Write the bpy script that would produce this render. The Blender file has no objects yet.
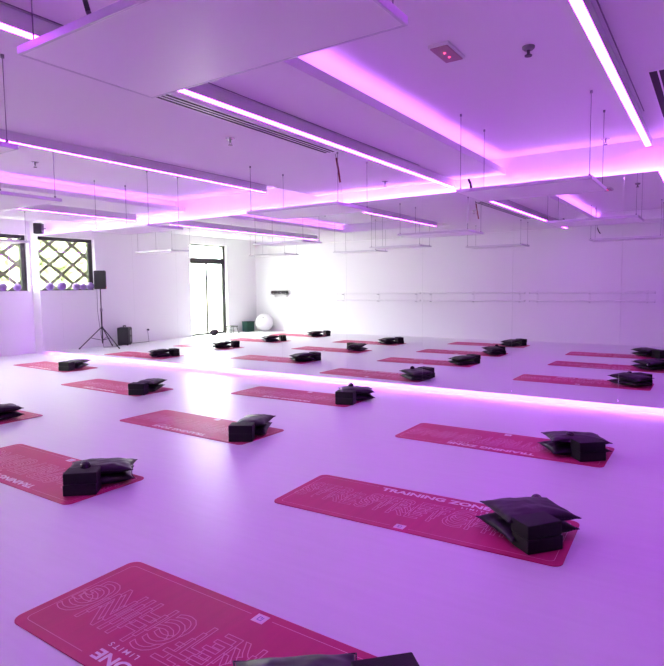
import bpy, bmesh, math, random
from mathutils import Vector, Matrix, noise

S = bpy.context.scene
COL = S.collection
random.seed(7)

# ------------------------------------------------------------------ camera
F, PITCH, YAW, ROLL, EYE = 578.12, 0.08051, 0.58618, -0.011346, 1.4496
def make_camera():
    fw = Vector((-math.sin(YAW)*math.cos(PITCH), math.cos(YAW)*math.cos(PITCH), -math.sin(PITCH)))
    rt = Vector((math.cos(YAW), math.sin(YAW), 0))
    up = rt.cross(fw)
    r2 = rt*math.cos(ROLL) + up*math.sin(ROLL)
    u2 = -rt*math.sin(ROLL) + up*math.cos(ROLL)
    cd = bpy.data.cameras.new('camera'); cam = bpy.data.objects.new('camera', cd); COL.objects.link(cam)
    m = Matrix((r2, u2, -fw)).transposed().to_4x4(); m.translation = (0, 0, EYE)
    cam.matrix_world = m
    cd.sensor_fit = 'HORIZONTAL'; cd.sensor_width = 36; cd.lens = F/664*36
    cd.clip_start = 0.02; cd.clip_end = 300
    S.camera = cam
make_camera()

# ------------------------------------------------------------------ world, light levels, exposure
LED = (0.53, 0.095, 1.0)          # violet of the LED strips
COVE = 26.0                       # radiance of the bare strips in the coves
MIRROR_TOP = 56.0
MIRROR_LOW = 38.0
LAMP = 30.0                        # radiance of the diffusers of the linear lamps
SKY = 38.0
SUN = 18.0
w = bpy.data.worlds.new('world'); S.world = w; w.use_nodes = True
bg = w.node_tree.nodes['Background']
bg.inputs[0].default_value = (0.93, 0.98, 1.0, 1); bg.inputs[1].default_value = SKY
def make_sun():
    ld = bpy.data.lights.new('hazy_sun', 'SUN'); ld.energy = SUN; ld.angle = math.radians(75); ld.color = (1.0, 0.97, 0.90)
    o = bpy.data.objects.new('hazy_sun', ld); COL.objects.link(o)
    o.rotation_euler = Vector((1.0, -0.70, -0.12)).to_track_quat('-Z', 'Y').to_euler(); o.location = (-30, 20, 8)
make_sun()
def portal(name, c, sy, sz):     # daylight sampling through the wall openings
    ld = bpy.data.lights.new(name, 'AREA'); ld.shape = 'RECTANGLE'; ld.size = sz; ld.size_y = sy; ld.cycles.is_portal = True
    o = bpy.data.objects.new(name, ld); COL.objects.link(o); o.location = c
    o.rotation_euler = (0, -math.pi/2, 0)
portal('door_daylight', (-13.30, 1.475, 1.38), 1.56, 2.78)
portal('window_daylight', (-13.42, 6.295, 2.04), 1.80, 1.30)
S.view_settings.view_transform = 'Standard'; S.view_settings.look = 'None'
S.view_settings.gamma = 1; S.view_settings.use_curve_mapping = False
S.view_settings.exposure = 0.0
S.cycles.max_bounces = 14; S.cycles.diffuse_bounces = 8; S.cycles.glossy_bounces = 8
S.cycles.transparent_max_bounces = 16
S.cycles.use_denoising = True
S.cycles.caustics_reflective = True
S.cycles.sample_clamp_indirect = 120.0
S.cycles.blur_glossy = 0.3

# ------------------------------------------------------------------ materials
def mat(name, col, rough=0.6, metal=0.0, spec=0.5, emit=None, strength=0, bump=None, bscale=60, coat=0, var=0, vscale=3, sheen=0):
    m = bpy.data.materials.new(name); m.use_nodes = True
    nt = m.node_tree; b = nt.nodes['Principled BSDF']
    b.inputs['Base Color'].default_value = (*col, 1)
    b.inputs['Roughness'].default_value = rough
    b.inputs['Metallic'].default_value = metal
    b.inputs['Specular IOR Level'].default_value = spec
    b.inputs['Coat Weight'].default_value = coat
    b.inputs['Sheen Weight'].default_value = sheen
    if emit:
        b.inputs['Emission Color'].default_value = (*emit, 1)
        b.inputs['Emission Strength'].default_value = strength
    if bump or var:
        tc = nt.nodes.new('ShaderNodeTexCoord')
        n = nt.nodes.new('ShaderNodeTexNoise'); n.inputs['Scale'].default_value = bscale if bump else vscale
        n.inputs['Detail'].default_value = 5
        nt.links.new(tc.outputs['Object'], n.inputs['Vector'])
        if bump:
            bp = nt.nodes.new('ShaderNodeBump'); bp.inputs['Strength'].default_value = bump; bp.inputs['Distance'].default_value = 0.01
            nt.links.new(n.outputs['Fac'], bp.inputs['Height']); nt.links.new(bp.outputs['Normal'], b.inputs['Normal'])
        if var:
            n2 = nt.nodes.new('ShaderNodeTexNoise'); n2.inputs['Scale'].default_value = vscale
            nt.links.new(tc.outputs['Object'], n2.inputs['Vector'])
            mx = nt.nodes.new('ShaderNodeMix'); mx.data_type = 'RGBA'
            mx.inputs[6].default_value = (*[c*(1-var) for c in col], 1); mx.inputs[7].default_value = (*[min(1, c*(1+var)) for c in col], 1)
            nt.links.new(n2.outputs['Fac'], mx.inputs[0]); nt.links.new(mx.outputs[2], b.inputs['Base Color'])
    return m

def floor_material():
    m = bpy.data.materials.new('pale vinyl boards'); m.use_nodes = True
    nt = m.node_tree; b = nt.nodes['Principled BSDF']; L = nt.links.new
    tc = nt.nodes.new('ShaderNodeTexCoord')
    mp = nt.nodes.new('ShaderNodeMapping'); mp.inputs['Scale'].default_value = (1.2, 14, 1)
    L(tc.outputs['Object'], mp.inputs['Vector'])
    n = nt.nodes.new('ShaderNodeTexNoise'); n.inputs['Scale'].default_value = 1.6; n.inputs['Detail'].default_value = 6
    L(mp.outputs[0], n.inputs['Vector'])
    mx = nt.nodes.new('ShaderNodeMix'); mx.data_type = 'RGBA'; mx.blend_type = 'MULTIPLY'; mx.inputs[0].default_value = 0.10
    mx.inputs[6].default_value = (0.775, 0.775, 0.795, 1); L(n.outputs['Fac'], mx.inputs[7]); L(mx.outputs[2], b.inputs['Base Color'])
    mr = nt.nodes.new('ShaderNodeMapRange'); mr.inputs[3].default_value = 0.32; mr.inputs[4].default_value = 0.40
    L(n.outputs['Fac'], mr.inputs[0]); L(mr.outputs[0], b.inputs['Roughness'])
    bp = nt.nodes.new('ShaderNodeBump'); bp.inputs['Strength'].default_value = 0.03; bp.inputs['Distance'].default_value = 0.003
    L(n.outputs['Fac'], bp.inputs['Height']); L(bp.outputs[0], b.inputs['Normal'])
    b.inputs['Specular IOR Level'].default_value = 0.5
    return m

def mat_material():
    m = bpy.data.materials.new('crimson mat rubber'); m.use_nodes = True
    nt = m.node_tree; b = nt.nodes['Principled BSDF']; L = nt.links.new
    tc = nt.nodes.new('ShaderNodeTexCoord')
    mp = nt.nodes.new('ShaderNodeMapping'); mp.inputs['Scale'].default_value = (26, 1.5, 1)
    L(tc.outputs['Object'], mp.inputs['Vector'])
    n = nt.nodes.new('ShaderNodeTexNoise'); n.inputs['Scale'].default_value = 1.0; n.inputs['Detail'].default_value = 3
    L(mp.outputs[0], n.inputs['Vector'])
    mx = nt.nodes.new('ShaderNodeMix'); mx.data_type = 'RGBA'
    mx.inputs[6].default_value = (0.46, 0.016, 0.115, 1); mx.inputs[7].default_value = (0.60, 0.030, 0.145, 1)
    L(n.outputs['Fac'], mx.inputs[0]); L(mx.outputs[2], b.inputs['Base Color'])
    n2 = nt.nodes.new('ShaderNodeTexNoise'); n2.inputs['Scale'].default_value = 300
    L(tc.outputs['Object'], n2.inputs['Vector'])
    ad = nt.nodes.new('ShaderNodeMath'); ad.operation = 'MULTIPLY_ADD'; ad.inputs[1].default_value = 0.25
    L(n2.outputs['Fac'], ad.inputs[0]); L(n.outputs['Fac'], ad.inputs[2])
    bp = nt.nodes.new('ShaderNodeBump'); bp.inputs['Strength'].default_value = 0.25; bp.inputs['Distance'].default_value = 0.006
    L(ad.outputs[0], bp.inputs['Height']); L(bp.outputs[0], b.inputs['Normal'])
    b.inputs['Roughness'].default_value = 0.5; b.inputs['Specular IOR Level'].default_value = 0.35
    return m

def glass_material():
    m = bpy.data.materials.new('window glass'); m.use_nodes = True
    nt = m.node_tree; nt.nodes.clear(); L = nt.links.new
    o = nt.nodes.new('ShaderNodeOutputMaterial'); t = nt.nodes.new('ShaderNodeBsdfTransparent'); g = nt.nodes.new('ShaderNodeBsdfGlossy')
    g.inputs['Roughness'].default_value = 0.02; t.inputs[0].default_value = (0.95, 0.97, 0.95, 1)
    mx = nt.nodes.new('ShaderNodeMixShader'); mx.inputs[0].default_value = 0.07
    L(t.outputs[0], mx.inputs[1]); L(g.outputs[0], mx.inputs[2]); L(mx.outputs[0], o.inputs[0])
    return m

M = dict(
    wall_bounce_cut=mat('bounce-cutting wall grey', (0.30, 0.28, 0.32), 0.6, bump=0.03, bscale=90),  # grey only to cut light bouncing off the unseen right wall
    wall=mat('white wall paint', (0.80, 0.80, 0.80), 0.55, bump=0.03, bscale=90),
    ceiling=mat('white ceiling paint', (0.80, 0.80, 0.80), 0.7, bump=0.02, bscale=70),
    floor=floor_material(), mat=mat_material(), glass=glass_material(),
    print=mat('pale pink print', (0.80, 0.30, 0.46), 0.5, var=0.05, vscale=40),
    print2=mat('white print', (0.88, 0.70, 0.76), 0.5, var=0.05, vscale=40),
    mirror=mat('silvered mirror', (0.90, 0.915, 0.905), 0.0, 1.0),
    mdf=mat('white panel edge', (0.7, 0.7, 0.7), 0.5, var=0.05),
    panel=mat('white enamelled panel', (0.82, 0.82, 0.82), 0.35, bump=0.02, bscale=30),
    alu=mat('anodised frame', (0.62, 0.62, 0.64), 0.35, 0.6, bump=0.02),
    lampbody=mat('white lamp profile', (0.75, 0.75, 0.75), 0.45, bump=0.01),
    wire=mat('steel wire', (0.25, 0.24, 0.26), 0.4, 0.7, bump=0.02),
    dark=mat('dark bronze aluminium', (0.045, 0.045, 0.04), 0.4, 0.2, bump=0.02),
    trellis=mat('weathered timber trellis', (0.16, 0.15, 0.10), 0.8, bump=0.3, bscale=40, var=0.2),
    black=mat('black plastic', (0.02, 0.02, 0.022), 0.45, bump=0.05, bscale=200),
    grille=mat('black perforated grille', (0.018, 0.018, 0.02), 0.6, bump=0.8, bscale=260),
    foam=mat('black foam', (0.009, 0.008, 0.009), 0.65, spec=0.3, bump=0.25, bscale=220, var=0.2, vscale=30),
    satin=mat('black satin cloth', (0.016, 0.006, 0.018), 0.45, spec=0.3, bump=0.2, bscale=14),
    rubber=mat('glossy black rubber', (0.02, 0.012, 0.02), 0.22, bump=0.05, bscale=60),
    slot=mat('dark slot', (0.01, 0.01, 0.01), 0.7, bump=0.02),
    chrome=mat('brushed steel', (0.6, 0.6, 0.6), 0.25, 0.9, bump=0.02),
    grey=mat('grey plastic', (0.20, 0.19, 0.20), 0.5, bump=0.03),
    white=mat('white plastic', (0.8, 0.8, 0.8), 0.35, bump=0.01),
    purple=mat('purple ball vinyl', (0.24, 0.13, 0.38), 0.45, bump=0.08, bscale=80),
    green=mat('dark green plastic', (0.015, 0.075, 0.05), 0.5, bump=0.05),
    ballw=mat('pearl white vinyl', (0.78, 0.76, 0.78), 0.35, bump=0.03, bscale=30),
    red=mat('red indicator', (0.5, 0.02, 0.05), 0.3, emit=(1, 0.05, 0.12), strength=5),
    smoked=mat('smoked red lens', (0.38, 0.16, 0.26), 0.35, bump=0.02),
    led=mat('violet LED strip', (0.5, 0.3, 0.6), 0.5, emit=(0.56, 0.16, 1.0), strength=COVE),
    ledtop=mat('violet LED strip behind the mirror top', (0.5, 0.3, 0.6), 0.5, emit=(0.60, 0.19, 1.0), strength=MIRROR_TOP),
    ledlow=mat('violet LED strip behind the mirror foot', (0.5, 0.3, 0.6), 0.5, emit=(0.60, 0.19, 1.0), strength=MIRROR_LOW),
    ledside=mat('violet LED strip beside the mirror', (0.5, 0.3, 0.6), 0.5, emit=LED, strength=14),
    lampled=mat('lit violet diffuser', (0.6, 0.5, 0.7), 0.5, emit=(0.52, 0.05, 1.0), strength=LAMP),
    ground=mat('pale paving', (0.62, 0.60, 0.50), 0.9, bump=0.3, var=0.15),
    garden=mat('clipped hedge', (0.20, 0.235, 0.10), 0.9, bump=1.0, bscale=8, var=0.5, vscale=5),
    redcable=mat('brown cable sleeve', (0.22, 0.03, 0.03), 0.5, bump=0.3, bscale=90, var=0.5, vscale=60),
    render_wall=mat('sunny garden wall', (0.80, 0.74, 0.52), 0.9, bump=0.2, var=0.1),
)

# ------------------------------------------------------------------ mesh helpers
def bx(bm, a, b, mtx=None):
    vs = [bm.verts.new((x, y, z)) for x in (a[0], b[0]) for y in (a[1], b[1]) for z in (a[2], b[2])]
    for f in ((0,1,3,2), (4,6,7,5), (0,4,5,1), (2,3,7,6), (0,2,6,4), (1,5,7,3)):
        bm.faces.new([vs[i] for i in f])
    if mtx: bmesh.ops.transform(bm, matrix=mtx, verts=vs)
    return vs
def cyl(bm, p, q, r, r2=None, n=16):
    p, q = Vector(p), Vector(q); d = q-p; L = d.length
    rot = d.to_track_quat('Z', 'Y').to_matrix().to_4x4()
    r_ = bmesh.ops.create_cone(bm, cap_ends=True, segments=n, radius1=r, radius2=r if r2 is None else r2, depth=L)
    bmesh.ops.transform(bm, matrix=Matrix.Translation((p+q)/2) @ rot, verts=r_['verts'])
def tube(bm, pts, r, n=8):
    for a, b in zip(pts[:-1], pts[1:]): cyl(bm, a, b, r, n=n)
    for p in pts[1:-1]:
        s = bmesh.ops.create_uvsphere(bm, u_segments=n, v_segments=6, radius=r)
        bmesh.ops.translate(bm, verts=s['verts'], vec=p)
def ball(bm, c, r, n=24, sc=(1,1,1)):
    s = bmesh.ops.create_uvsphere(bm, u_segments=n, v_segments=n//2+2, radius=r)
    bmesh.ops.scale(bm, verts=s['verts'], vec=sc); bmesh.ops.translate(bm, verts=s['verts'], vec=c)
def lathe(bm, prof, c=(0,0,0), n=28):
    rings = []
    for r, z in prof:
        rings.append([bm.verts.new((c[0]+r*math.cos(2*math.pi*i/n), c[1]+r*math.sin(2*math.pi*i/n), c[2]+z)) for i in range(n)])
    for a, b in zip(rings[:-1], rings[1:]):
        for i in range(n): bm.faces.new((a[i], a[(i+1)%n], b[(i+1)%n], b[i]))
    bm.faces.new(rings[0][::-1]); bm.faces.new(rings[-1])
def rrect(a, b, r, n=6):
    pts = []
    for sx, sy, a0 in ((1,1,0), (-1,1,90), (-1,-1,180), (1,-1,270)):
        for k in range(n+1):
            t = math.radians(a0+90*k/n); pts.append((sx*(a-r)+r*math.cos(t), sy*(b-r)+r*math.sin(t)))
    return pts
def prism(bm, pts, z0, z1):
    lo = [bm.verts.new((x, y, z0)) for x, y in pts]; hi = [bm.verts.new((x, y, z1)) for x, y in pts]
    bm.faces.new(lo[::-1]); bm.faces.new(hi)
    for i in range(len(pts)): j = (i+1) % len(pts); bm.faces.new((lo[i], lo[j], hi[j], hi[i]))
def obj(name, bm, m, parent=None, loc=None, bevel=0, smooth=False, seg=2):
    me = bpy.data.meshes.new(name)
    bmesh.ops.recalc_face_normals(bm, faces=bm.faces[:])
    bm.to_mesh(me); bm.free()
    o = bpy.data.objects.new(name, me); COL.objects.link(o)
    me.materials.append(M[m] if isinstance(m, str) else m)
    if parent: o.parent = parent
    if loc: o.location = loc
    if bevel:
        bv = o.modifiers.new('bevel', 'BEVEL'); bv.width = bevel; bv.segments = seg; bv.limit_method = 'ANGLE'
    if smooth:
        for p in me.polygons: p.use_smooth = True
    return o
def box(name, a, b, m, parent=None, bevel=0):
    bm = bmesh.new(); bx(bm, a, b); return obj(name, bm, m, parent, bevel=bevel)
def tag(o, label, cat, group=None, kind=None):
    o['label'] = label; o['category'] = cat
    if group: o['group'] = group
    if kind: o['kind'] = kind
    return o
def thing(name, label, cat, loc=(0,0,0), rz=0, group=None):
    o = bpy.data.objects.new(name, None); COL.objects.link(o); o.location = loc; o.rotation_euler = (0, 0, rz)
    o.empty_display_size = 0.1
    return tag(o, label, cat, group)
def struct(o, label=None):
    o['kind'] = 'structure'
    if label: o['label'] = label
    return o
def dup(root, loc, rz=0, label=None):
    r = root.copy(); COL.objects.link(r); r.location = loc; r.rotation_euler = (0, 0, rz)
    if label: r['label'] = label
    for ch in list(root.children):
        c = ch.copy(); COL.objects.link(c); c.parent = r
        for g in list(ch.children):
            d = g.copy(); COL.objects.link(d); d.parent = c
    return r

# ------------------------------------------------------------------ room
X0, X1, Y0, Y1, H, LOW = -13.0, 7.0, -0.67, 7.25, 3.0, 2.80
MY, MTOP, MBOT, MX0 = 7.14, 2.635, 0.085, -12.5
struct(box('floor', (X0-0.3, Y0-0.2, -0.1), (X1+0.2, Y1+0.2, 0), 'floor'), 'pale glossy studio floor')
struct(box('wall_back', (X0-0.3, Y1, 0), (X1+0.2, Y1+0.2, 3.3), 'wall'), 'white wall behind the mirrors')
struct(box('wall_front', (X0-0.3, Y0-0.2, 0), (X1+0.2, Y0, 3.3), 'wall'), 'white wall with ballet barres, seen in the mirror')
struct(box('wall_right', (X1, Y0, 0), (X1+0.2, Y1, 3.3), 'wall_bounce_cut'))
WY0, WY1, WZ0, WZ1 = 5.40, 7.19, 1.405, 2.68     # window opening
DY0, DY1, DZ1 = 0.70, 2.25, 2.76                # glazed door opening
bm = bmesh.new()
xa, xb = X0-0.28, X0
bx(bm, (xa, Y0, 0), (xb, DY0, 3.3)); bx(bm, (xa, DY0, DZ1), (xb, DY1, 3.3)); bx(bm, (xa, DY1, 0), (xb, WY0, 3.3))
bx(bm, (xa, WY0, 0), (xb, WY1, WZ0)); bx(bm, (xa, WY0, WZ1), (xb, WY1, 3.3)); bx(bm, (xa, WY1, 0), (xb, Y1, 3.3))
struct(obj('wall_left', bm, 'wall'), 'white wall with the lattice window and the glazed door')
struct(box('ceiling', (X0-0.3, Y0-0.2, H), (X1+0.2, Y1+0.2, H+0.3), 'ceiling'), 'white studio ceiling')

# dropped ceiling boxes that run towards the mirror, each with a lit trough on its right edge
def dropped(xl, xr, y0):
    bm = bmesh.new()
    bx(bm, (xl, y0, LOW), (xr-0.24, Y1, H+0.01))
    bx(bm, (xr-0.24, y0, LOW), (xr-0.018, Y1, LOW+0.02))
    bx(bm, (xr-0.018, y0, LOW), (xr, Y1, LOW+0.07))
    struct(obj('ceiling_drop', bm, 'ceiling'), 'dropped ceiling box with a lit cove along its right edge')
    s = box('led_strip', (xr-0.040, y0+0.05, LOW+0.045), (xr-0.026, Y1-0.05, LOW+0.052), 'led')
    return s
tag(dropped(-5.05, -2.22, Y0), 'violet LED strip in the cove of the dropped ceiling above the right-hand mats', 'led strip', 'LED strips')
tag(dropped(-10.90, -7.92, Y0), 'violet LED strip in the cove of the dropped ceiling towards the window wall', 'led strip', 'LED strips')
struct(box('ceiling_drop', (-2.22, Y0, LOW), (X1, 0.2, H+0.01), 'ceiling'), 'dropped ceiling along the barre wall at right')
struct(box('ceiling_drop', (-7.92, Y0, LOW), (-5.05, 1.8, H+0.01), 'ceiling'), 'dropped ceiling along the barre wall at left')
struct(box('ceiling_drop', (0.9, 0.2, LOW), (X1, Y1, H+0.01), 'ceiling'), 'dropped ceiling at the far right')

# ------------------------------------------------------------------ mirror panels and the strips behind them
seams = [MX0, -11.68, -10.48, -9.28, -8.08, -6.88, -5.68, -4.48, -3.28, -2.08, -0.88, 0.32, 1.52, 2.6]
names = ['mirror panel at the left end, showing the lattice window', 'second mirror panel from the left, showing the black tripod speaker',
         'third mirror panel from the left, showing the black box by the window wall', 'fourth mirror panel from the left, bare wall and a pink mat in it',
         'fifth mirror panel from the left, showing the glazed door', 'sixth mirror panel from the left, showing the corner ball',
         'seventh mirror panel from the left, with the blown-out white wall in it', 'eighth mirror panel from the left, behind the dark bag on the middle mat',
         'ninth mirror panel from the left, left of the widest ceiling panel', 'tenth mirror panel from the left, above the right mat\'s left end',
         'eleventh mirror panel from the left, behind the right-hand mat', 'mirror panel at the right photo edge', 'mirror panel past the right photo edge']
for i in range(len(seams)-1):
    a, b = seams[i], seams[i+1]
    if a > 1: continue
    t = thing('mirror_panel', names[i], 'mirror', ((a+b)/2, MY, MBOT), 0, 'wall mirrors')
    hw = (b-a)/2-0.0006
    box('glass_sheet', (-hw, 0, 0), (hw, 0.006, MTOP-MBOT), 'mirror', t)
    box('backing_board', (-hw+0.004, 0.0062, 0.004), (hw-0.004, 0.022, MTOP-MBOT-0.004), 'mdf', t)
    box('batten', (-hw+0.1, 0.0222, 0.35), (hw-0.1, 0.105, 0.42), 'mdf', t)
    box('batten', (-hw+0.1, 0.0222, 2.0), (hw-0.1, 0.105, 2.07), 'mdf', t)
tag(box('led_strip', (MX0+0.02, MY+0.030, MTOP-0.045), (1.5, MY+0.042, MTOP-0.030), 'ledtop'), 'violet LED strip along the top edge of the mirrors', 'led strip', 'LED strips')
tag(box('led_strip', (MX0+0.02, MY+0.030, MBOT+0.030), (1.5, MY+0.042, MBOT+0.045), 'ledlow'), 'violet LED strip along the bottom edge of the mirrors', 'led strip', 'LED strips')
tag(box('led_strip', (MX0+0.030, MY+0.032, MBOT+0.1), (MX0+0.042, MY+0.044, MTOP-0.1), 'ledside'), 'upright violet LED strip behind the left end of the mirrors', 'led strip', 'LED strips')

# ------------------------------------------------------------------ window and door in the left wall
def window():
    xo = X0-0.15
    w_ = struct(box('window_1', (xo-0.03, WY0, WZ0), (xo+0.03, WY0+0.001, WZ0+0.001), 'dark'), 'window with a diagonal timber lattice outside')
    bm = bmesh.new(); t = 0.11
    bx(bm, (xo-0.04, WY0, WZ0), (xo+0.04, WY0+t, WZ1)); bx(bm, (xo-0.04, WY1-t, WZ0), (xo+0.04, WY1, WZ1))
    bx(bm, (xo-0.04, WY0+t, WZ0), (xo+0.04, WY1-t, WZ0+0.05)); bx(bm, (xo-0.04, WY0+t, WZ1-0.08), (xo+0.04, WY1-t, WZ1))
    obj('window_frame', bm, 'dark', w_, bevel=0.004)
    obj_ = box('pane', (xo-0.004, WY0+t, WZ0+0.05), (xo+0.004, WY1-t, WZ1-0.08), 'glass', w_)
    bm = bmesh.new(); bx(bm, (X0-0.11, WY0+0.002, WZ0-0.001), (X0+0.03, WY1-0.002, WZ0+0.02)); obj('sill', bm, 'white', w_, bevel=0.004)
    bm = bmesh.new()
    cyc, czc = (WY0+WY1)/2, (WZ0+WZ1)/2; dy, dz = 0.30, 0.235
    for s, xx in ((1, xo-0.10), (-1, xo-0.125)):
        for k in range(-7, 8):
            # line through (cyc + 2*k*dy, czc) of slope s*dz/dy clipped to the opening
            y_, z_ = cyc+2*k*dy+dy*0.5, czc; pts = []
            ts = []
            for tt in ((WY0-0.1-y_)/dy, (WY1+0.1-y_)/dy): ts.append(tt)
            for tt in ((WZ0-0.1-z_)/(s*dz), (WZ1+0.1-z_)/(s*dz)): ts.append(tt)
            a = max(min(ts[0], ts[1]), min(ts[2], ts[3])); b = min(max(ts[0], ts[1]), max(ts[2], ts[3]))
            if b-a < 0.05: continue
            p, q = Vector((xx, y_+a*dy, z_+a*s*dz)), Vector((xx, y_+b*dy, z_+b*s*dz))
            d = (q-p); ang = math.atan2(d.z, d.y)
            bx(bm, (-0.01, 0, -0.037), (0.01, d.length, 0.037), Matrix.Translation(p) @ Matrix.Rotation(ang, 4, 'X'))
    obj('lattice', bm, 'trellis', w_)
window()
def door():
    xo = X0-0.14
    d_ = struct(box('door_1', (xo-0.03, DY0, 0.0), (xo+0.03, DY1, 0.02), 'dark'), 'glazed double door with a transom light')
    bm = bmesh.new()
    bx(bm, (xo-0.04, DY0, 0.02), (xo+0.04, DY0+0.07, DZ1)); bx(bm, (xo-0.04, DY1-0.05, 0.02), (xo+0.04, DY1, DZ1))
    bx(bm, (xo-0.04, DY0+0.07, 2.22), (xo+0.04, DY1-0.05, 2.36)); bx(bm, (xo-0.04, DY0+0.07, DZ1-0.04), (xo+0.04, DY1-0.05, DZ1))
    obj('door_frame', bm, 'dark', d_, bevel=0.003)
    ym = (DY0+DY1)/2
    for a, b in ((DY0+0.07, ym), (ym, DY1-0.05)):
        bm = bmesh.new()
        bx(bm, (xo-0.02, a, 0.02), (xo+0.02, a+0.032, 2.22)); bx(bm, (xo-0.02, b-0.032, 0.02), (xo+0.02, b, 2.22))
        bx(bm, (xo-0.02, a+0.032, 0.02), (xo+0.02, b-0.032, 0.06)); bx(bm, (xo-0.02, a+0.032, 2.18), (xo+0.02, b-0.032, 2.22))
        l = obj('door_leaf', bm, 'dark', d_)
        box('pane', (xo-0.004, a+0.032, 0.06), (xo+0.004, b-0.032, 2.18), 'glass', l)
    bm = bmesh.new(); cyl(bm, (xo+0.06, ym-0.06, 0.9), (xo+0.06, ym-0.06, 1.2), 0.010); cyl(bm, (xo+0.02, ym-0.06, 0.93), (xo+0.06, ym-0.06, 0.93), 0.006); cyl(bm, (xo+0.02, ym-0.06, 1.17), (xo+0.06, ym-0.06, 1.17), 0.006)
    obj('door_handle', bm, 'chrome', d_)
    box('transom_pane', (xo-0.004, DY0+0.07, 2.36), (xo+0.004, DY1-0.05, DZ1-0.04), 'glass', d_)
door()
# outside the left wall
struct(box('ground', (X0-14, -8, -0.12), (X0-0.3, 16, -0.02), 'ground'), 'pale paving outside the windows')
rr = random.Random(3)
bm = bmesh.new(); bmesh.ops.create_icosphere(bm, subdivisions=2, radius=1); bm.verts.index_update()
iv = [v.co.copy() for v in bm.verts]; ifc = [[v.index for v in f.verts] for f in bm.faces]; bm.free()
hv, hf = [], []  # hedge built tall and dark to hold back daylight from the window
for k in range(700):
    c = Vector((X0-2.8+rr.uniform(-.15,.15), 3.9+k*0.0125, rr.uniform(0.1, 3.3))); r = rr.uniform(0.16, 0.28); n0 = len(hv)
    hv += [c+v*r for v in iv]; hf += [[n0+i for i in f] for f in ifc]
me = bpy.data.meshes.new('hedge'); me.from_pydata(hv, [], hf); me.materials.append(M['garden'])
hedge = bpy.data.objects.new('hedge', me); COL.objects.link(hedge)
tag(hedge, 'sunlit hedge outside the lattice window', 'hedge')
tag(box('garden_wall', (X0-5.2, -6, -0.02), (X0-5.0, 3.2, 1.6), 'render_wall', bevel=0.01), 'pale garden wall outside the glazed door', 'wall')

# ------------------------------------------------------------------ linear lamps
def linear_lamp(label, xr, zb, zt, y0, y1, wdt=0.062, top=H):
    t = thing('linear_lamp', label, 'ceiling lamp', (xr, y0, zb), 0, 'linear ceiling lamps')
    L = y1-y0
    bm = bmesh.new()
    bx(bm, (-wdt, 0, 0.004), (-wdt+0.004, L, zt-zb)); bx(bm, (-0.004, 0, 0.004), (0, L, zt-zb)); bx(bm, (-wdt+0.004, 0, zt-zb-0.006), (-0.004, L, zt-zb))
    bx(bm, (-wdt+0.004, 0, 0.004), (-0.004, 0.004, zt-zb-0.006)); bx(bm, (-wdt+0.004, L-0.004, 0.004), (-0.004, L, zt-zb-0.006))
    obj('housing', bm, 'lampbody', t)
    box('diffuser', (-wdt+0.0045, 0.0045, 0.0), (-0.0045, L-0.0045, 0.012), 'lampled', t)
    if top-zt > 0.02:
        n = max(2, int(L/1.5)+1)
        for k in range(n):
            yy = 0.15+(L-0.3)*k/(n-1)
            bm = bmesh.new(); cyl(bm, (-wdt/2, yy, zt-zb), (-wdt/2, yy, top-zb), 0.006, n=8); obj('hanger', bm, 'lampbody', t)
    return t
linear_lamp('long violet linear lamp beside the slotted air diffuser', -2.86, 2.705, 2.797, 0.2, 7.22)
linear_lamp('short violet linear lamp ending above the hanging panel at upper left', -5.055, 2.708, 2.80, 2.55, 6.07, wdt=0.042, top=H)
linear_lamp('wide looking violet linear lamp at the upper right of the photo', -0.632, 2.915, 2.998, 0.6, 7.2)
linear_lamp('linear lamp left of the left cove, seen above the wall speaker', -8.62, 2.645, 2.76, 1.9, 6.75, wdt=0.042, top=LOW)
linear_lamp('farthest thin linear lamp, nearest the lattice window', -10.95, 2.83, 2.90, 3.0, 6.65, wdt=0.04, top=H)
# dark strips drawn in for shadow lines at the lamp tops, and one slot
def dark_strip(label, x, z, y0, y1):
    tag(box('dark_line_strip', (x-0.006, y0, z-0.003), (x+0.002, y1, z), 'wire'), label, 'ceiling strip', 'dark ceiling strips')
dark_strip('dark strip for the shadow line on the dropped ceiling beside the long lamp', -2.84, LOW, 1.0, 6.1)
dark_strip('thin dark slot strip at the ceiling edge past the short lamp', -5.03, LOW, 3.9, 6.3)
dark_strip('dark strip for the shadow line on the ceiling right of the right lamp', -0.60, H, 1.0, 6.05)

# ------------------------------------------------------------------ air diffusers
def slot_diffuser(label, x0, x1, y0, y1, z, n):
    t = thing('air_diffuser', label, 'air vent', (x0, y0, z), 0, 'ceiling air diffusers')
    W, L = x1-x0, y1-y0; fr = 0.014
    bm = bmesh.new()
    bx(bm, (0, 0, -0.006), (fr, L, -0.0005)); bx(bm, (W-fr, 0, -0.006), (W, L, -0.0005)); bx(bm, (fr, 0, -0.006), (W-fr, fr, -0.0005)); bx(bm, (fr, L-fr, -0.006), (W-fr, L, -0.0005))
    obj('frame', bm, 'white', t)
    box('throat', (fr, fr, -0.003), (W-fr, L-fr, -0.0008), 'slot', t)
    for k in range(1, n):
        xx = fr+(W-2*fr)*k/n; box('blade', (xx-0.006, fr, -0.006), (xx+0.006, L-fr, -0.0032), 'white', t)
slot_diffuser('long two-slot air diffuser in the ceiling at upper left centre', -3.37, -3.215, 1.9, 4.98, LOW, 3)
slot_diffuser('dark slotted air vent at the right photo edge', -0.485, -0.28, 4.95, 6.4, H, 3)

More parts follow.
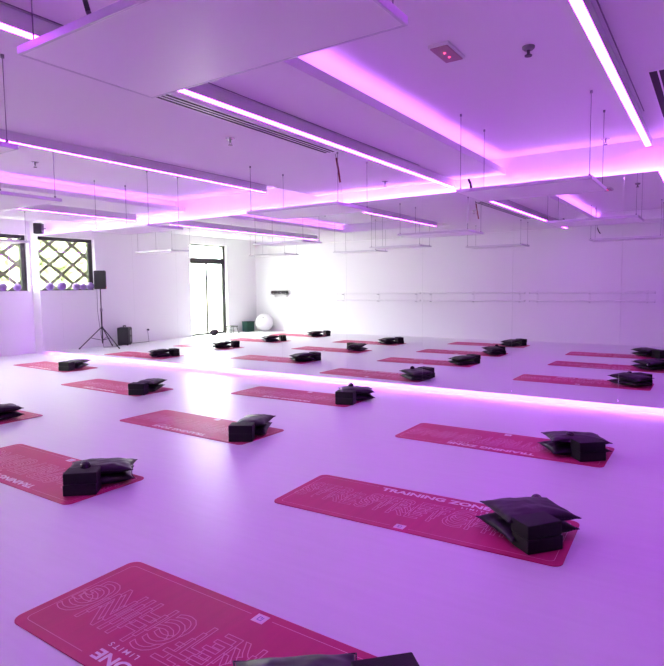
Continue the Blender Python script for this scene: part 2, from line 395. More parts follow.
# ------------------------------------------------------------------ hanging heater panels
PANEL = None
def heater_panel(label, x0, x1, y0, y1, top, z=2.27, cable='thin'):
    t = thing('heater_panel', label, 'heating panel', (x0, y0, z), 0, 'hanging heater panels')
    W, L = x1-x0, y1-y0
    bm = bmesh.new(); bx(bm, (0.012, 0.012, 0.002), (W-0.012, L-0.012, 0.022)); obj('heating_plate', bm, 'panel', t)
    bm = bmesh.new(); f = 0.012; h = 0.030
    bx(bm, (0, 0, 0), (W, f, h)); bx(bm, (0, L-f, 0), (W, L, h)); bx(bm, (0, f, 0), (f, L-f, h)); bx(bm, (W-f, f, 0), (W, L-f, h))
    obj('frame', bm, 'alu', t, bevel=0.002)
    for xx in (0.025, W-0.03):
        for yy in (0.05, L-0.05):
            bm = bmesh.new(); cyl(bm, (xx, yy, h-0.01), (xx, yy, top-z), 0.0028, n=6); cyl(bm, (xx, yy, h-0.012), (xx, yy, h+0.02), 0.008, n=10)
            cyl(bm, (xx, yy, top-z-0.02), (xx, yy, top-z), 0.010, n=10)
            obj('wire', bm, 'wire', t)
    T = top-z
    if cable == 'brown':      # loose power lead in a brown sleeve near the right-hand wire
        cx, cy = W-0.10, 0.12
        bm = bmesh.new(); tube(bm, [(cx, cy, T), (cx+0.01, cy, T*0.90)], 0.004); obj('cable', bm, 'wire', t)
        bm = bmesh.new(); tube(bm, [(cx+0.01, cy, T*0.92), (cx+0.03, cy, T*0.72), (cx+0.055, cy, T*0.45)], 0.010, 10); obj('cable_sleeve', bm, 'redcable', t, smooth=True)
        bm = bmesh.new(); tube(bm, [(cx+0.055, cy, T*0.46), (cx+0.075, cy, T*0.25), (cx+0.08, cy, 0.024)], 0.003); obj('cable_tail', bm, 'white', t)
    elif cable == 'plug':     # lead ending in a dark connector close to the panel
        cx, cy = 0.12, 0.22
        bm = bmesh.new(); tube(bm, [(cx-0.06, cy, T), (cx-0.055, cy, T*0.6), (cx-0.03, cy, 0.27)], 0.004); obj('cable', bm, 'wire', t)
        bm = bmesh.new(); tube(bm, [(cx-0.03, cy, 0.27), (cx-0.005, cy, 0.20), (cx+0.03, cy, 0.15)], 0.010, 10); obj('connector', bm, 'black', t, smooth=True)
        bm = bmesh.new(); tube(bm, [(cx+0.03, cy, 0.15), (cx+0.065, cy, 0.10), (cx+0.07, cy, 0.024)], 0.009, 10); obj('gland', bm, 'white', t, smooth=True)
    elif cable == 'short':
        bm = bmesh.new(); tube(bm, [(0.13, -0.0+0.05, 0.024), (0.12, 0.05, 0.08), (0.10, 0.05, 0.12)], 0.012, 10); obj('connector', bm, 'dark', t, smooth=True)
    elif cable == 'thin':
        cx, cy = W*0.35, L*0.5
        bm = bmesh.new(); tube(bm, [(cx-0.03, cy, T), (cx-0.03, cy, T*0.4), (cx-0.005, cy, T*0.28), (cx+0.03, cy, 0.024)], 0.0028, 6); obj('cable', bm, 'white', t)
    return t
heater_panel('large white heater panel hanging at the top left of the photo', -2.145, -0.875, 1.185, 1.79, H, z=2.30, cable='plug')
heater_panel('white heater panel hanging low in front of the mirror, right of centre', -2.02, -0.865, 5.12, 5.86, H, z=2.29, cable='short')
heater_panel('heater panel whose corner shows at the left photo edge', -4.66, -3.44, 1.25, 1.88, LOW, cable=None)
heater_panel('white heater panel with a brown cable, hanging above the middle mats near the mirror', -4.42, -3.20, 4.95, 5.64, LOW, cable='brown')
heater_panel('heater panel hanging near the mirror over the third row of mats', -7.50, -6.30, 5.10, 5.72, H)
heater_panel('heater panel over the third row of mats, seen only in the mirror, left one', -7.9, -6.7, 1.7, 2.3, H)
heater_panel('heater panel seen in the mirror above the ballet barre, centre', -6.35, -5.15, 2.6, 3.2, H)
heater_panel('heater panel hanging near the mirror in front of the lattice window', -11.2, -9.99, 4.95, 5.57, LOW)
heater_panel('heater panel seen in the mirror above the corner ball', -10.3, -9.1, 2.1, 2.7, LOW)

# ------------------------------------------------------------------ small ceiling fittings
def sprinkler(label, x, y, z):
    t = thing('sprinkler', label, 'sprinkler', (x, y, z), 0, 'ceiling sprinklers')
    bm = bmesh.new(); lathe(bm, [(0.042, 0), (0.042, -0.006), (0.02, -0.014), (0.012, -0.016)]); obj('escutcheon', bm, 'chrome', t, smooth=False)
    bm = bmesh.new(); cyl(bm, (0,0,-0.014), (0,0,-0.04), 0.009, n=12); cyl(bm, (0.008,0,-0.038), (0.012,0,-0.062), 0.002, n=6); cyl(bm, (-0.008,0,-0.038), (-0.012,0,-0.062), 0.002, n=6)
    obj('nozzle', bm, 'grey', t)
    bm = bmesh.new(); cyl(bm, (0,0,-0.062), (0,0,-0.066), 0.020, n=16); obj('deflector', bm, 'dark', t)
sprinkler('sprinkler on the bright ceiling above the right mirror edge, small and dark', -1.05, 6.95, H)
sprinkler('round sprinkler on the ceiling left of the slotted diffuser', -3.72, 3.97, LOW)
sprinkler('small dark sprinkler above the mirror, right of the brown cable', -3.63, 6.75, LOW)
sprinkler('sprinkler at the far left, above the left cove', -6.97, 4.0, H)
def detector():
    t = thing('smoke_detector', 'dark round detector on the ceiling right of the red emergency light', 'smoke detector', (-1.08, 3.99, H))
    bm = bmesh.new(); lathe(bm, [(0.040, 0), (0.040, -0.012), (0.03, -0.022), (0.016, -0.024)]); obj('base', bm, 'grey', t)
    bm = bmesh.new(); cyl(bm, (0,0,-0.022), (0,0,-0.055), 0.010, n=12); obj('stem', bm, 'dark', t)
    bm = bmesh.new(); cyl(bm, (0,0,-0.055), (0,0,-0.062), 0.024, n=16); obj('deflector', bm, 'dark', t)
detector()
def emergency():
    t = thing('emergency_light', 'flat emergency light with two red indicators on the ceiling', 'emergency light', (-1.545, 3.74, H), math.radians(0))
    bm = bmesh.new(); prism(bm, rrect(0.072, 0.15, 0.01), -0.022, -0.0005); obj('housing', bm, 'lampbody', t, bevel=0.004)
    bm = bmesh.new(); prism(bm, rrect(0.060, 0.138, 0.008), -0.027, -0.0222); obj('lens', bm, 'smoked', t)
    for yy in (-0.035, 0.045):
        bm = bmesh.new(); cyl(bm, (0, yy, -0.031), (0, yy, -0.0272), 0.008, n=12); obj('indicator', bm, 'red', t)
emergency()

# ------------------------------------------------------------------ yoga mats
def outline_loops(text, size, bold):
    cu = bpy.data.curves.new('t', 'FONT'); cu.body = text; cu.size = size; cu.offset = bold; cu.fill_mode = 'NONE'; cu.resolution_u = 4
    cu.space_character = 1.0
    o = bpy.data.objects.new('t', cu); COL.objects.link(o)
    dg = bpy.context.evaluated_depsgraph_get(); me = bpy.data.meshes.new_from_object(o.evaluated_get(dg))
    vs = [(v.co.x, v.co.y) for v in me.vertices]; es = [tuple(e.vertices) for e in me.edges]
    bpy.data.objects.remove(o); bpy.data.curves.remove(cu); bpy.data.meshes.remove(me)
    return vs, es
def fit(vs, x0, x1, y0, y1):
    a = min(v[0] for v in vs); b = max(v[0] for v in vs); c = min(v[1] for v in vs); d = max(v[1] for v in vs)
    return [(x0+(x-a)/(b-a)*(x1-x0), y0+(y-c)/(d-c)*(y1-y0)) for x, y in vs]
def inside(p, vs, es):
    n = 0; x, y = p
    for i, j in es:
        (xa_, ya_), (xb_, yb_) = vs[i], vs[j]
        if (ya_ > y) != (yb_ > y) and x < xa_+(y-ya_)/(yb_-ya_)*(xb_-xa_): n += 1
    return n % 2 == 1
def ribbon(bm, p, q, wd, z):
    dx, dy = q[0]-p[0], q[1]-p[1]; L = math.hypot(dx, dy)
    if L < 1e-6: return
    nx, ny = -dy/L*wd/2, dx/L*wd/2; ex, ey = dx/L*wd*0.4, dy/L*wd*0.4
    bm.faces.new([bm.verts.new(v) for v in ((p[0]-ex+nx, p[1]-ey+ny, z), (p[0]-ex-nx, p[1]-ey-ny, z), (q[0]+ex-nx, q[1]+ey-ny, z), (q[0]+ex+nx, q[1]+ey+ny, z))])
def solid_text(bm, text, x0, x1, y0, y1, z, bold, space=1.0):
    cu = bpy.data.curves.new('t', 'FONT'); cu.body = text; cu.size = 1; cu.offset = bold; cu.fill_mode = 'FRONT'; cu.resolution_u = 4; cu.space_character = space
    o = bpy.data.objects.new('t', cu); COL.objects.link(o)
    dg = bpy.context.evaluated_depsgraph_get(); me = bpy.data.meshes.new_from_object(o.evaluated_get(dg))
    pts = fit([(v.co.x, v.co.y) for v in me.vertices], x0, x1, y0, y1)
    vv = [bm.verts.new((x, y, z)) for x, y in pts]
    for p in me.polygons:
        try: bm.faces.new([vv[i] for i in p.vertices])
        except ValueError: pass
    bpy.data.objects.remove(o); bpy.data.curves.remove(cu); bpy.data.meshes.remove(me)

ML, MW, MT = 0.925, 0.33, 0.005
def make_mat():
    t = thing('yoga_mat', '', 'yoga mat', (0,0,0), 0, 'pink yoga mats')
    bm = bmesh.new(); prism(bm, rrect(ML, MW, 0.055, 8), 0.0, MT); obj('sheet', bm, 'mat', t)
    z = MT+0.0006
    bm = bmesh.new()
    vs, es = outline_loops('STRETCHING', 1, 0.035)
    base = fit(vs, -0.40, 0.86, -0.070, 0.106)
    for p, q in es: ribbon(bm, base[p], base[q], 0.0042, z)
    prev = [base]
    for dx, dy in ((0.012, 0.052), (-0.012, -0.052)):
        cp = [(x+dx, y+dy) for x, y in base]
        for p, q in es:
            a, b = cp[p], cp[q]
            steps = max(1, int(math.hypot(b[0]-a[0], b[1]-a[1])/0.012))
            for k in range(steps):
                c = (a[0]+(b[0]-a[0])*k/steps, a[1]+(b[1]-a[1])*k/steps); d = (a[0]+(b[0]-a[0])*(k+1)/steps, a[1]+(b[1]-a[1])*(k+1)/steps)
                if not inside(((c[0]+d[0])/2, (c[1]+d[1])/2), base, es): ribbon(bm, c, d, 0.0042, z)
    for dx, dy in ((-0.475, 0.0), (-0.462, 0.052), (-0.487, -0.052)):
        cp = [(x+dx, y+dy) for x, y in base]; off = [(x-0.475, y) for x, y in base]
        for p, q in es:
            a, b = cp[p], cp[q]
            if max(a[0], b[0]) > -0.42: continue
            if dy and inside(((a[0]+b[0])/2, (a[1]+b[1])/2), off, es): continue
            ribbon(bm, a, b, 0.003, z)
    pts = rrect(ML-0.045, MW-0.045, 0.03, 6); n = len(pts)
    for k in range(n):
        a, b = pts[k], pts[(k+1) % n]
        if a[1] < -0.2 and b[1] < -0.2 and abs(a[0]-b[0]) > 0.5:
            ribbon(bm, a, (-0.06, a[1]), 0.003, z); ribbon(bm, (0.06, a[1]), b, 0.003, z); continue
        if a[1] > 0.2 and b[1] > 0.2 and abs(a[0]-b[0]) > 0.5: continue
        ribbon(bm, a, b, 0.003, z)
    ribbon(bm, (-ML+0.075, MW-0.045), (-0.42, MW-0.045), 0.003, z); ribbon(bm, (0.45, MW-0.045), (ML-0.075, MW-0.045), 0.003, z)
    obj('outline_print', bm, 'print', t)
    bm = bmesh.new(); solid_text(bm, 'TRAINING ZONE', -0.38, 0.40, 0.228, 0.288, z, 0.035)
    solid_text(bm, 'LIMITS', 0.225, 0.40, 0.178, 0.205, z, 0.01, 1.5)
    obj('lettering', bm, 'print2', t)
    tg = box('emblem_patch', (-0.032, -0.305, MT+0.0002), (0.032, -0.247, MT+0.0012), 'print2', t)
    bm = bmesh.new(); zz = MT+0.0016
    for a, b in (((-0.012, -0.288), (-0.012, -0.264)), ((-0.012, -0.264), (0.010, -0.264)), ((0.010, -0.264), (0.010, -0.288)), ((0.010, -0.288), (-0.004, -0.288)), ((-0.004, -0.288), (-0.004, -0.274))): ribbon(bm, a, b, 0.004, zz)
    obj('emblem', bm, 'purple', tg)
    return t
proto = make_mat()
PI = math.pi
# name, centre, rotation, text the right way up for the camera?
mats = [
 ('front', -1.612, 1.556, -0.010, 1, 'large pink yoga mat in the foreground, cut by the bottom edge of the photo'),
 ('centre', -1.547, 3.300, 0.040, 0, 'pink yoga mat at right of centre whose lettering reads upright to the camera'),
 ('right', -1.617, 5.200, 0.0, 1, 'pink yoga mat nearest the mirror in the right-hand row'),
 ('mid_left', -4.517, 4.225, -0.020, 1, 'pink yoga mat left of centre, under a dark block and cushion'),
 ('mid_far', -4.592, 6.090, 0.024, 1, 'pink yoga mat close to the mirror at photo centre'),
 ('left', -4.510, 2.490, -0.010, 1, 'pink yoga mat cut by the left photo edge, with a ball on its cushions'),
 ('mid_mirror', -4.55, 0.62, 0.0, 0, 'pink yoga mat by the barre wall in the middle row, seen only in the mirror'),
 ('far_mid', -7.371, 5.285, -0.015, 1, 'pink yoga mat second nearest the window wall, behind the left photo mats'),
 ('far_left', -7.33, 3.30, 0.01, 1, 'pink yoga mat of which only a tip shows at the left photo edge'),
 ('far_mirror', -7.36, 1.50, 0.0, 0, 'pink yoga mat by the barre wall in the third row, seen only in the mirror'),
 ('window', -10.36, 6.12, -0.03, 1, 'farthest pink yoga mat, beside the mirror near the window wall'),
 ('door_a', -10.40, 4.15, 0.0, 1, 'pink yoga mat in the row by the window wall, mirrored left of the glazed door'),
 ('door_b', -10.40, 2.30, 0.0, 1, 'pink yoga mat in front of the glazed door, seen only in the mirror'),
 ('door_c', -10.35, 0.48, 0.0, 0, 'pink yoga mat near the corner ball, seen only in the mirror'),
]
for i, (k, x, y, a, flip, lab) in enumerate(mats):
    r = proto if i == 0 else dup(proto, (0,0,0))
    r.location = (x, y, 0.0005); r.rotation_euler = (0, 0, a+(PI if flip else 0)); r['label'] = lab

# ------------------------------------------------------------------ cushions, blocks, balls on the mats
def cushion_mesh(seed, hgt=0.055):
    # pillow: corner quad (+-1) with pinched edges, puffed middle and folds
    n = 26; bm = bmesh.new(); grid = {}
    for side in (1, -1):
        for i in range(n+1):
            for j in range(n+1):
                u, v = -1+2*i/n, -1+2*j/n
                edge = i in (0, n) or j in (0, n)
                if side == -1 and edge: grid[(side, i, j)] = grid[(1, i, j)]; continue
                pu = 1-0.07*(1-v*v); pv = 1-0.07*(1-u*u)
                t = (max(0, 1-abs(u)**3.0)*max(0, 1-abs(v)**3.0))**0.5
                wr = noise.noise(Vector((u*1.8+seed*7, v*1.8, side*3)))*0.16+noise.noise(Vector((u*6+seed, v*6, side)))*0.07
                fold = 0.10*math.sin(9*(u+v)+seed)*max(0, abs(u)+abs(v)-0.8)
                z = side*hgt*t*(1+wr+fold)+0.006*noise.noise(Vector((u*3, v*3, seed)))
                grid[(side, i, j)] = bm.verts.new((u*pu, v*pv, z))
        for i in range(n):
            for j in range(n):
                q = [grid[(side, i, j)], grid[(side, i+1, j)], grid[(side, i+1, j+1)], grid[(side, i, j+1)]]
                try: bm.faces.new(q if side == 1 else q[::-1])
                except ValueError: pass
    return bm
def make_cushion(seed):
    bm = cushion_mesh(seed)
    # real size 0.42 x 0.34 m
    bmesh.ops.scale(bm, verts=bm.verts[:], vec=(0.215, 0.175, 0.74))
    o = obj('cushion', bm, 'satin', smooth=True)
    sb = o.modifiers.new('sub', 'SUBSURF'); sb.levels = 1; sb.render_levels = 1
    # seam piping round the edge
    bm = bmesh.new()
    pts = []
    m_ = 24
    for (a, b) in (((-1,-1),(1,-1)), ((1,-1),(1,1)), ((1,1),(-1,1)), ((-1,1),(-1,-1))):
        for k in range(m_):
            u = a[0]+(b[0]-a[0])*k/m_; v = a[1]+(b[1]-a[1])*k/m_
            pu = 1-0.07*(1-v*v); pv = 1-0.07*(1-u*u)
            pts.append(Vector((u*pu*0.215, v*pv*0.175, 0.006*noise.noise(Vector((u*3, v*3, seed))))))
    tube(bm, pts+[pts[0]], 0.0032, 6); s = obj('seam', bm, 'satin', o, smooth=True)
    return o
cush = [make_cushion(s) for s in (1, 2, 3, 4)]
used = [False]*4
def place_cushion(k, loc, rz, sx, sy, tx, ty, label):
    if used[k]:
        o = cush[k].copy(); COL.objects.link(o)
        for ch in cush[k].children: c = ch.copy(); COL.objects.link(c); c.parent = o
    else: o = cush[k]; used[k] = True
    o.location = loc; o.rotation_euler = (tx, ty, rz); o.scale = (sx, sy, 1)
    tag(o, label, 'cushion', 'black cushions on the mats')
def make_block():
    bm = bmesh.new(); bx(bm, (0, 0, 0), (0.225, 0.15, 0.078)); return obj('foam_block', bm, 'foam', bevel=0.006, seg=3)
blk = [make_block(), False]
def place_block(loc, rz, label):
    if blk[1]: o = blk[0].copy(); COL.objects.link(o)
    else: o = blk[0]; blk[1] = True
    o.location = loc; o.rotation_euler = (0, 0, rz); tag(o, label, 'foam block', 'black foam blocks on the mats')
bl = [None]
def place_ball(loc, label):
    if bl[0] is None:
        bm = bmesh.new(); ball(bm, (0,0,0), 0.036, 20); bl[0] = obj('massage_ball', bm, 'rubber', smooth=True); o = bl[0]
    else: o = bl[0].copy(); COL.objects.link(o)
    o.location = loc; tag(o, label, 'ball', 'small black balls')

# per mat: block corner nearest the camera + direction of its long side, cushion centre, rotation, size factors
sets = {
 'centre':   dict(b=(-0.787, 3.050, 51), c=(-0.885, 3.375, 48, 1.05, 1.02), ph='on the mat at right of centre', ballp=(-0.885, 3.61, 0.106)),
 'front':    dict(b=(-0.90, 1.50, 45), c=(-1.115, 1.43, 45, 1.05, 0.95), ph='on the foreground mat', ballp=None),
 'right':    dict(b=(-0.871, 4.925, 40), c=(-0.975, 5.205, 33, 1.15, 0.95), ph='on the right-hand mat nearest the mirror', ballp=(-0.99, 5.13, 0.155)),
 'mid_left': dict(b=(-3.757, 3.885, 31), c=(-3.80, 4.29, 118, 1.0, 0.88), ph='on the mat left of centre', ballp=None),
 'mid_far':  dict(b=(-3.845, 5.845, 15), c=(-3.80, 6.235, 38, 1.05, 1.0), ph='on the mat close to the mirror at centre', ballp=(-3.86, 6.24, 0.17)),
 'left':     dict(b=(-3.750, 2.228, 41), c=(-3.80, 2.56, 50, 1.12, 0.85), ph='on the mat at the left photo edge', ballp=(-3.765, 2.42, 0.165)),
 'mid_mirror': dict(b=(-3.85, 0.36, 35), c=(-3.95, 0.78, 115, 1, 0.9), ph='on the middle-row mat by the barre wall', ballp=None),
 'far_mid':  dict(b=(-6.60, 4.925, 28), c=(-6.65, 5.32, 118, 1.0, 0.88), ph='on the mat second nearest the window wall', ballp=None),
 'far_left': dict(b=(-6.93, 3.00, 30), c=(-6.66, 3.24, 80, 1.0, 1.0), ph='at the left photo edge behind the ball mat', ballp=None),
 'far_mirror': dict(b=(-6.60, 1.22, 40), c=(-6.72, 1.65, 115, 1, 0.9), ph='on the third-row mat by the barre wall', ballp=None),
 'window':   dict(b=(-9.70, 5.80, 18), c=(-9.75, 6.17, 118, 1.0, 0.88), ph='on the farthest mat by the mirror', ballp=None),
 'door_a':   dict(b=(-9.72, 3.85, 30), c=(-9.82, 4.27, 115, 1, 0.9), ph='on the mirrored mat left of the glazed door', ballp=None),
 'door_b':   dict(b=(-9.70, 2.0, 38), c=(-9.82, 2.44, 115, 1, 0.9), ph='on the mirrored mat before the glazed door', ballp=None),
 'door_c':   dict(b=(-9.50, 0.20, 35), c=(-9.63, 0.64, 115, 1, 0.9), ph='on the mirrored mat near the corner ball', ballp=None),
}
rs = random.Random(11)
for n_, (key, s) in enumerate(sets.items()):
    ph = s['ph']
    x, y, a = s['b']; a = math.radians(a); z = MT+0.002
    place_block((x, y, z), a, 'lower black foam block '+ph)
    place_block((x+rs.uniform(-.006, .006), y+rs.uniform(-.004, .008), z+0.0785), a+rs.uniform(-0.05, 0.05), 'upper black foam block '+ph)
    cx, cy, ca, sx, sy = s['c']; ca = math.radians(ca)
    k = n_ % 2
    place_cushion(k, (cx, cy, z+0.044), ca+0.06, sx, sy, 0.02, -0.02, 'lower black cushion '+ph)
    place_cushion(2+k, (cx+0.01, cy+0.012, z+0.121), ca-0.07, sx*0.98, sy, -0.035, 0.03, 'upper black cushion '+ph)
    if s['ballp']: place_ball((s['ballp'][0], s['ballp'][1], z+s['ballp'][2]), 'small glossy black ball among the cushions '+ph)

# ------------------------------------------------------------------ speakers
def cabinet(t, w_, d_, h_, z, rz=0):
    pts = [(-w_/2, -d_/2), (w_/2, -d_/2), (w_*0.34, d_/2), (-w_*0.34, d_/2)]
    bm = bmesh.new(); prism(bm, pts, z, z+h_)
    obj('cabinet', bm, 'black', t, bevel=0.012)
    bm = bmesh.new(); bx(bm, (-w_/2+0.012, -d_/2-0.006, z+0.02), (w_/2-0.012, -d_/2-0.0005, z+h_-0.02)); obj('grille', bm, 'grille', t, bevel=0.003)
    bm = bmesh.new(); bx(bm, (-0.018, -d_/2-0.009, z+0.03), (0.018, -d_/2-0.0062, z+0.042)); obj('badge', bm, 'red', t)
def tripod_speaker():
    x, y = -12.5, 5.63
    t = thing('speaker_stand', 'black tripod speaker stand near the window wall, seen in the mirror', 'speaker stand', (x, y, 0))
    bm = bmesh.new(); cyl(bm, (0,0,0.12), (0,0,0.95), 0.018); obj('lower_pole', bm, 'black', t)
    bm = bmesh.new(); cyl(bm, (0,0,0.95), (0,0,1.445), 0.013); obj('upper_pole', bm, 'black', t)
    bm = bmesh.new(); cyl(bm, (0,0,0.90), (0,0,0.98), 0.026); cyl(bm, (0.02,0,0.94), (0.055,0,0.94), 0.009); obj('collar', bm, 'grey', t)
    bm = bmesh.new(); cyl(bm, (0,0,0.47), (0,0,0.53), 0.03); obj('hub', bm, 'black', t)
    for a in (125, 350, 240):
        a = math.radians(a); c, s_ = math.cos(a), math.sin(a)
        bm = bmesh.new(); cyl(bm, (0.03*c, 0.03*s_, 0.50), (0.52*c, 0.52*s_, 0.02), 0.012, n=10); l = obj('leg', bm, 'black', t)
        bm = bmesh.new(); cyl(bm, (0.51*c, 0.51*s_, 0.034), (0.535*c, 0.535*s_, 0.0), 0.016, n=10); obj('rubber_foot', bm, 'rubber', l)
        bm = bmesh.new(); cyl(bm, (0.02*c, 0.02*s_, 0.20), (0.27*c, 0.27*s_, 0.265), 0.007, n=8); obj('brace', bm, 'black', t)
    s_ = thing('loudspeaker', 'black loudspeaker on the tripod stand, seen in the mirror', 'speaker', (x, y, 1.445), math.radians(38))
    cabinet(s_, 0.29, 0.26, 0.45, 0.0)
    bm = bmesh.new(); tube(bm, [(x-0.05, y+0.06, 1.5), (x-0.06, y+0.06, 0.9), (x-0.08, y-0.02, 0.3), (x-0.1, y-0.1, 0.012), (x+0.1, y-0.35, 0.012), (x-0.25, y-0.55, 0.012), (x-0.1, y-0.62, 0.012)], 0.005)
    tag(obj('speaker_cable', bm, 'black'), 'thin black cable hanging from the tripod loudspeaker to the floor', 'cable')
tripod_speaker()
def floor_speaker():
    t = thing('portable_speaker', 'black portable floor speaker with a patterned front and top handle', 'speaker', (-12.70, 4.84, 0), math.radians(52))
    bm = bmesh.new(); bx(bm, (-0.17, -0.14, 0.015), (0.17, 0.14, 0.46)); obj('cabinet', bm, 'black', t, bevel=0.02)
    bm = bmesh.new(); bx(bm, (-0.145, -0.152, 0.04), (0.145, -0.1405, 0.44)); obj('grille', bm, 'grille', t, bevel=0.006)
    for z in (0.15, 0.32):
        bm = bmesh.new(); lathe(bm, [(0.075, 0), (0.075, 0.006), (0.06, 0.008), (0.03, 0.002)]); o = obj('driver_ring', bm, 'grey', t); o.rotation_euler = (PI/2, 0, 0); o.location = (0, -0.1525, z)
    bm = bmesh.new(); tube(bm, [(-0.09, 0, 0.458), (-0.09, 0, 0.50), (0.09, 0, 0.50), (0.09, 0, 0.458)], 0.013, 10); obj('handle', bm, 'black', t)
    for sx in (-1, 1):
        for sy in (-1, 1):
            bm = bmesh.new(); cyl(bm, (sx*0.13, sy*0.10, 0), (sx*0.13, sy*0.10, 0.016), 0.018); obj('foot', bm, 'rubber', t)
    bm = bmesh.new(); tube(bm, [(-12.84, 4.55, 0.012), (-12.8, 4.2, 0.010), (-12.86, 3.95, 0.010), (-12.985, 3.88, 0.28)], 0.005)
    tag(obj('power_cable', bm, 'black'), 'thin cable from the floor speaker to the wall socket', 'cable')
    k = thing('wall_socket', 'white socket with a black plug low on the window wall', 'socket', (X0, 3.88, 0.32))
    box('plate', (0.0005, -0.045, -0.045), (0.010, 0.045, 0.045), 'white', k, bevel=0.003)
    bm = bmesh.new(); cyl(bm, (0.010, 0, 0), (0.055, 0, 0), 0.026); obj('plug', bm, 'black', k)
floor_speaker()
def wall_speaker():
    t = thing('wall_speaker', 'small black wall speaker above the left end of the mirror', 'speaker', (-12.33, 7.08, 2.66), math.radians(42))
    bm = bmesh.new(); prism(bm, rrect(0.095, 0.075, 0.03), 0.0, 0.23); obj('cabinet', bm, 'black', t, bevel=0.02)
    bm = bmesh.new(); bx(bm, (-0.075, -0.084, 0.02), (0.075, -0.0755, 0.21)); obj('grille', bm, 'grille', t, bevel=0.004)
    bm = bmesh.new(); cyl(bm, (0.0, 0.07, 0.12), (0.11, 0.12, 0.12), 0.010); obj('bracket', bm, 'black', t)
wall_speaker()

# ------------------------------------------------------------------ balls on the window sill
sb = None
spots = [(6.92, 0.085, 'the closest to the mirror wall'), (6.60, 0.092, 'second from the mirror wall'), (6.30, 0.105, 'third from the mirror wall, largest of the group'),
         (5.93, 0.090, 'third from the speaker end'), (5.745, 0.085, 'second from the speaker end'), (5.55, 0.098, 'at the speaker end')]
for y, r, ph in spots:
    if sb is None:
        bm = bmesh.new(); ball(bm, (0,0,0), 1.0, 28); cyl(bm, (0.98,0,0), (1.01,0,0), 0.06, n=10); sb = obj('pilates_ball', bm, 'purple', smooth=True); o = sb
    else: o = sb.copy(); COL.objects.link(o)
    o.location = (X0-0.025, y, WZ0+0.02+r); o.scale = (r, r, r); o.rotation_euler = (0.4*y, 0.7, y)
    tag(o, 'soft purple ball on the window sill, '+ph, 'ball', 'purple balls on the sill')

# ------------------------------------------------------------------ corner things and barres, seen in the mirror
bm = bmesh.new(); ball(bm, (0,0,0), 0.29, 40)
for k in range(-3, 4):
    if k: pass
o = obj('exercise_ball', bm, 'ballw', smooth=True, loc=(-12.38, -0.34, 0.29)); tag(o, 'large pearl white exercise ball in the far corner', 'ball')
bm = bmesh.new(); cyl(bm, (0,0,0.0), (0,0,0.012), 0.022); p_ = obj('plug', bm, 'grey', o); p_.location = (0.12, 0.2, 0.17)
p_.rotation_euler = (-0.9, 0.45, 0)
def crate():
    t = thing('storage_box', 'dark green box on the floor left of the white exercise ball', 'box', (-12.80, -0.02, 0), 0.1)
    bm = bmesh.new(); bx(bm, (-0.12, -0.16, 0), (0.12, 0.16, 0.30)); obj('body', bm, 'green', t, bevel=0.012)
    bm = bmesh.new(); bx(bm, (-0.13, -0.17, 0.301), (0.13, 0.17, 0.335)); obj('lid', bm, 'green', t, bevel=0.008)
crate()
def stool():
    t = thing('step_stool', 'low dark step stool beside the glazed door', 'stool', (-12.80, 0.75, 0), 0.1)
    bm = bmesh.new(); bx(bm, (-0.12, -0.15, 0.20), (0.12, 0.15, 0.235)); obj('seat', bm, 'dark', t, bevel=0.006)
    for sx in (-1, 1):
        for sy in (-1, 1):
            bm = bmesh.new(); cyl(bm, (sx*0.13, sy*0.16, 0), (sx*0.09, sy*0.12, 0.20), 0.014, n=8); obj('leg', bm, 'dark', t)
    bm = bmesh.new(); bx(bm, (-0.11, -0.012, 0.09), (0.11, 0.012, 0.11)); obj('brace', bm, 'dark', t)
stool()
def kit_bag():
    t = thing('kit_bag', 'small black bag on the floor in front of the glazed door', 'bag', (-12.72, 1.62, 0), 1.4)
    bm = bmesh.new(); ball(bm, (0,0,0.10), 0.10, 24, (1.9, 1.1, 1)); obj('body', bm, 'satin', t, smooth=True)
    bm = bmesh.new(); tube(bm, [(-0.08, 0, 0.195), (-0.05, 0, 0.245), (0.05, 0, 0.245), (0.08, 0, 0.195)], 0.007); obj('handle', bm, 'black', t)
kit_bag()
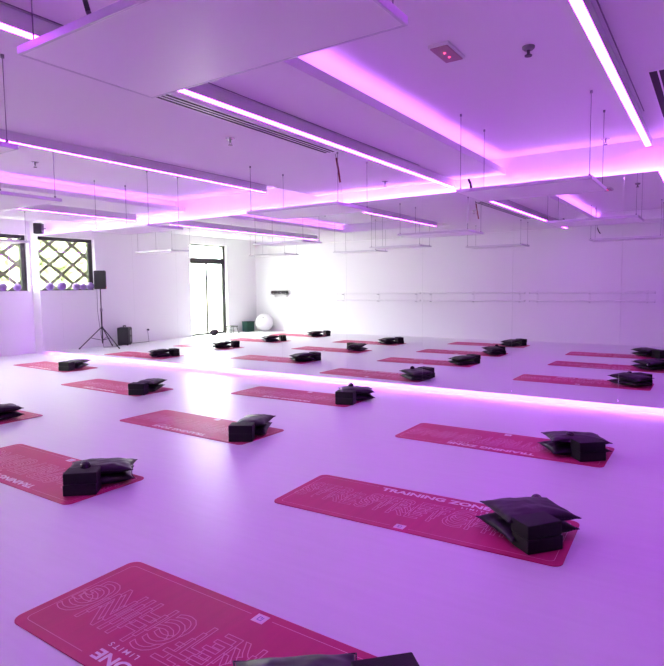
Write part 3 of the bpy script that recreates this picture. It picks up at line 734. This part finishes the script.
def rack():
    t = thing('wall_rack', 'narrow wall rack holding dark dumbbells above the exercise ball', 'rack', (-11.92, Y0, 1.22))
    box('shelf', (-0.34, 0.001, -0.012), (0.34, 0.16, 0.008), 'grey', t, bevel=0.003)
    for xx in (-0.25, 0.25):
        bm = bmesh.new(); bx(bm, (xx-0.01, 0.001, -0.10), (xx+0.01, 0.012, -0.0125)); bx(bm, (xx-0.01, 0.012, -0.025), (xx+0.01, 0.14, -0.0125)); obj('bracket', bm, 'grey', t)
    lab = ['dark dumbbell at the left end of the wall rack', 'second dumbbell from the left on the wall rack', 'third dumbbell from the left on the wall rack', 'dark dumbbell at the right end of the wall rack']
    r0 = None
    for k in range(4):
        loc = (-11.92+0.255-0.17*k, Y0+0.085, 1.22+0.008+0.052)
        if r0 is None:
            d = thing('dumbbell', lab[k], 'dumbbell', loc, 0, 'dumbbells on the wall rack')
            for s_ in (-1, 1):
                bm = bmesh.new(); cyl(bm, (s_*0.03, 0, 0), (s_*0.072, 0, 0), 0.052, n=8); obj('weight', bm, 'dark', d, bevel=0.005)
            bm = bmesh.new(); cyl(bm, (-0.03, 0, 0), (0.03, 0, 0), 0.014); obj('handle', bm, 'chrome', d)
            r0 = d
        else: dup(r0, loc, 0, lab[k])
rack()
def barre(label, x0, x1):
    t = thing('ballet_barre', label, 'ballet barre', (x0, Y0, 0), 0, 'ballet barres')
    L = x1-x0
    for z in (1.23, 1.03):
        bm = bmesh.new(); cyl(bm, (0, 0.13, z), (L, 0.13, z), 0.019, n=14); obj('rail', bm, 'white', t, smooth=False)
        bm = bmesh.new(); cyl(bm, (L, 0.13, z), (L+0.02, 0.13, z), 0.024, n=12); cyl(bm, (-0.02, 0.13, z), (0, 0.13, z), 0.024, n=12); obj('end_cap', bm, 'mdf', t)
    for xx in (0.15, L/2, L-0.15):
        bm = bmesh.new(); bx(bm, (xx-0.02, 0.0005, 0.98), (xx+0.02, 0.012, 1.28))
        for z in (1.23, 1.03): bx(bm, (xx-0.012, 0.012, z-0.035), (xx+0.012, 0.14, z-0.0195))
        obj('bracket', bm, 'lampbody', t, bevel=0.002)
barre('white double ballet barre on the wall, right-hand section in the mirror', -3.88, -1.15)
barre('white double ballet barre on the wall, middle section in the mirror', -6.75, -4.02)
barre('white double ballet barre on the wall, left-hand section in the mirror', -9.62, -6.89)
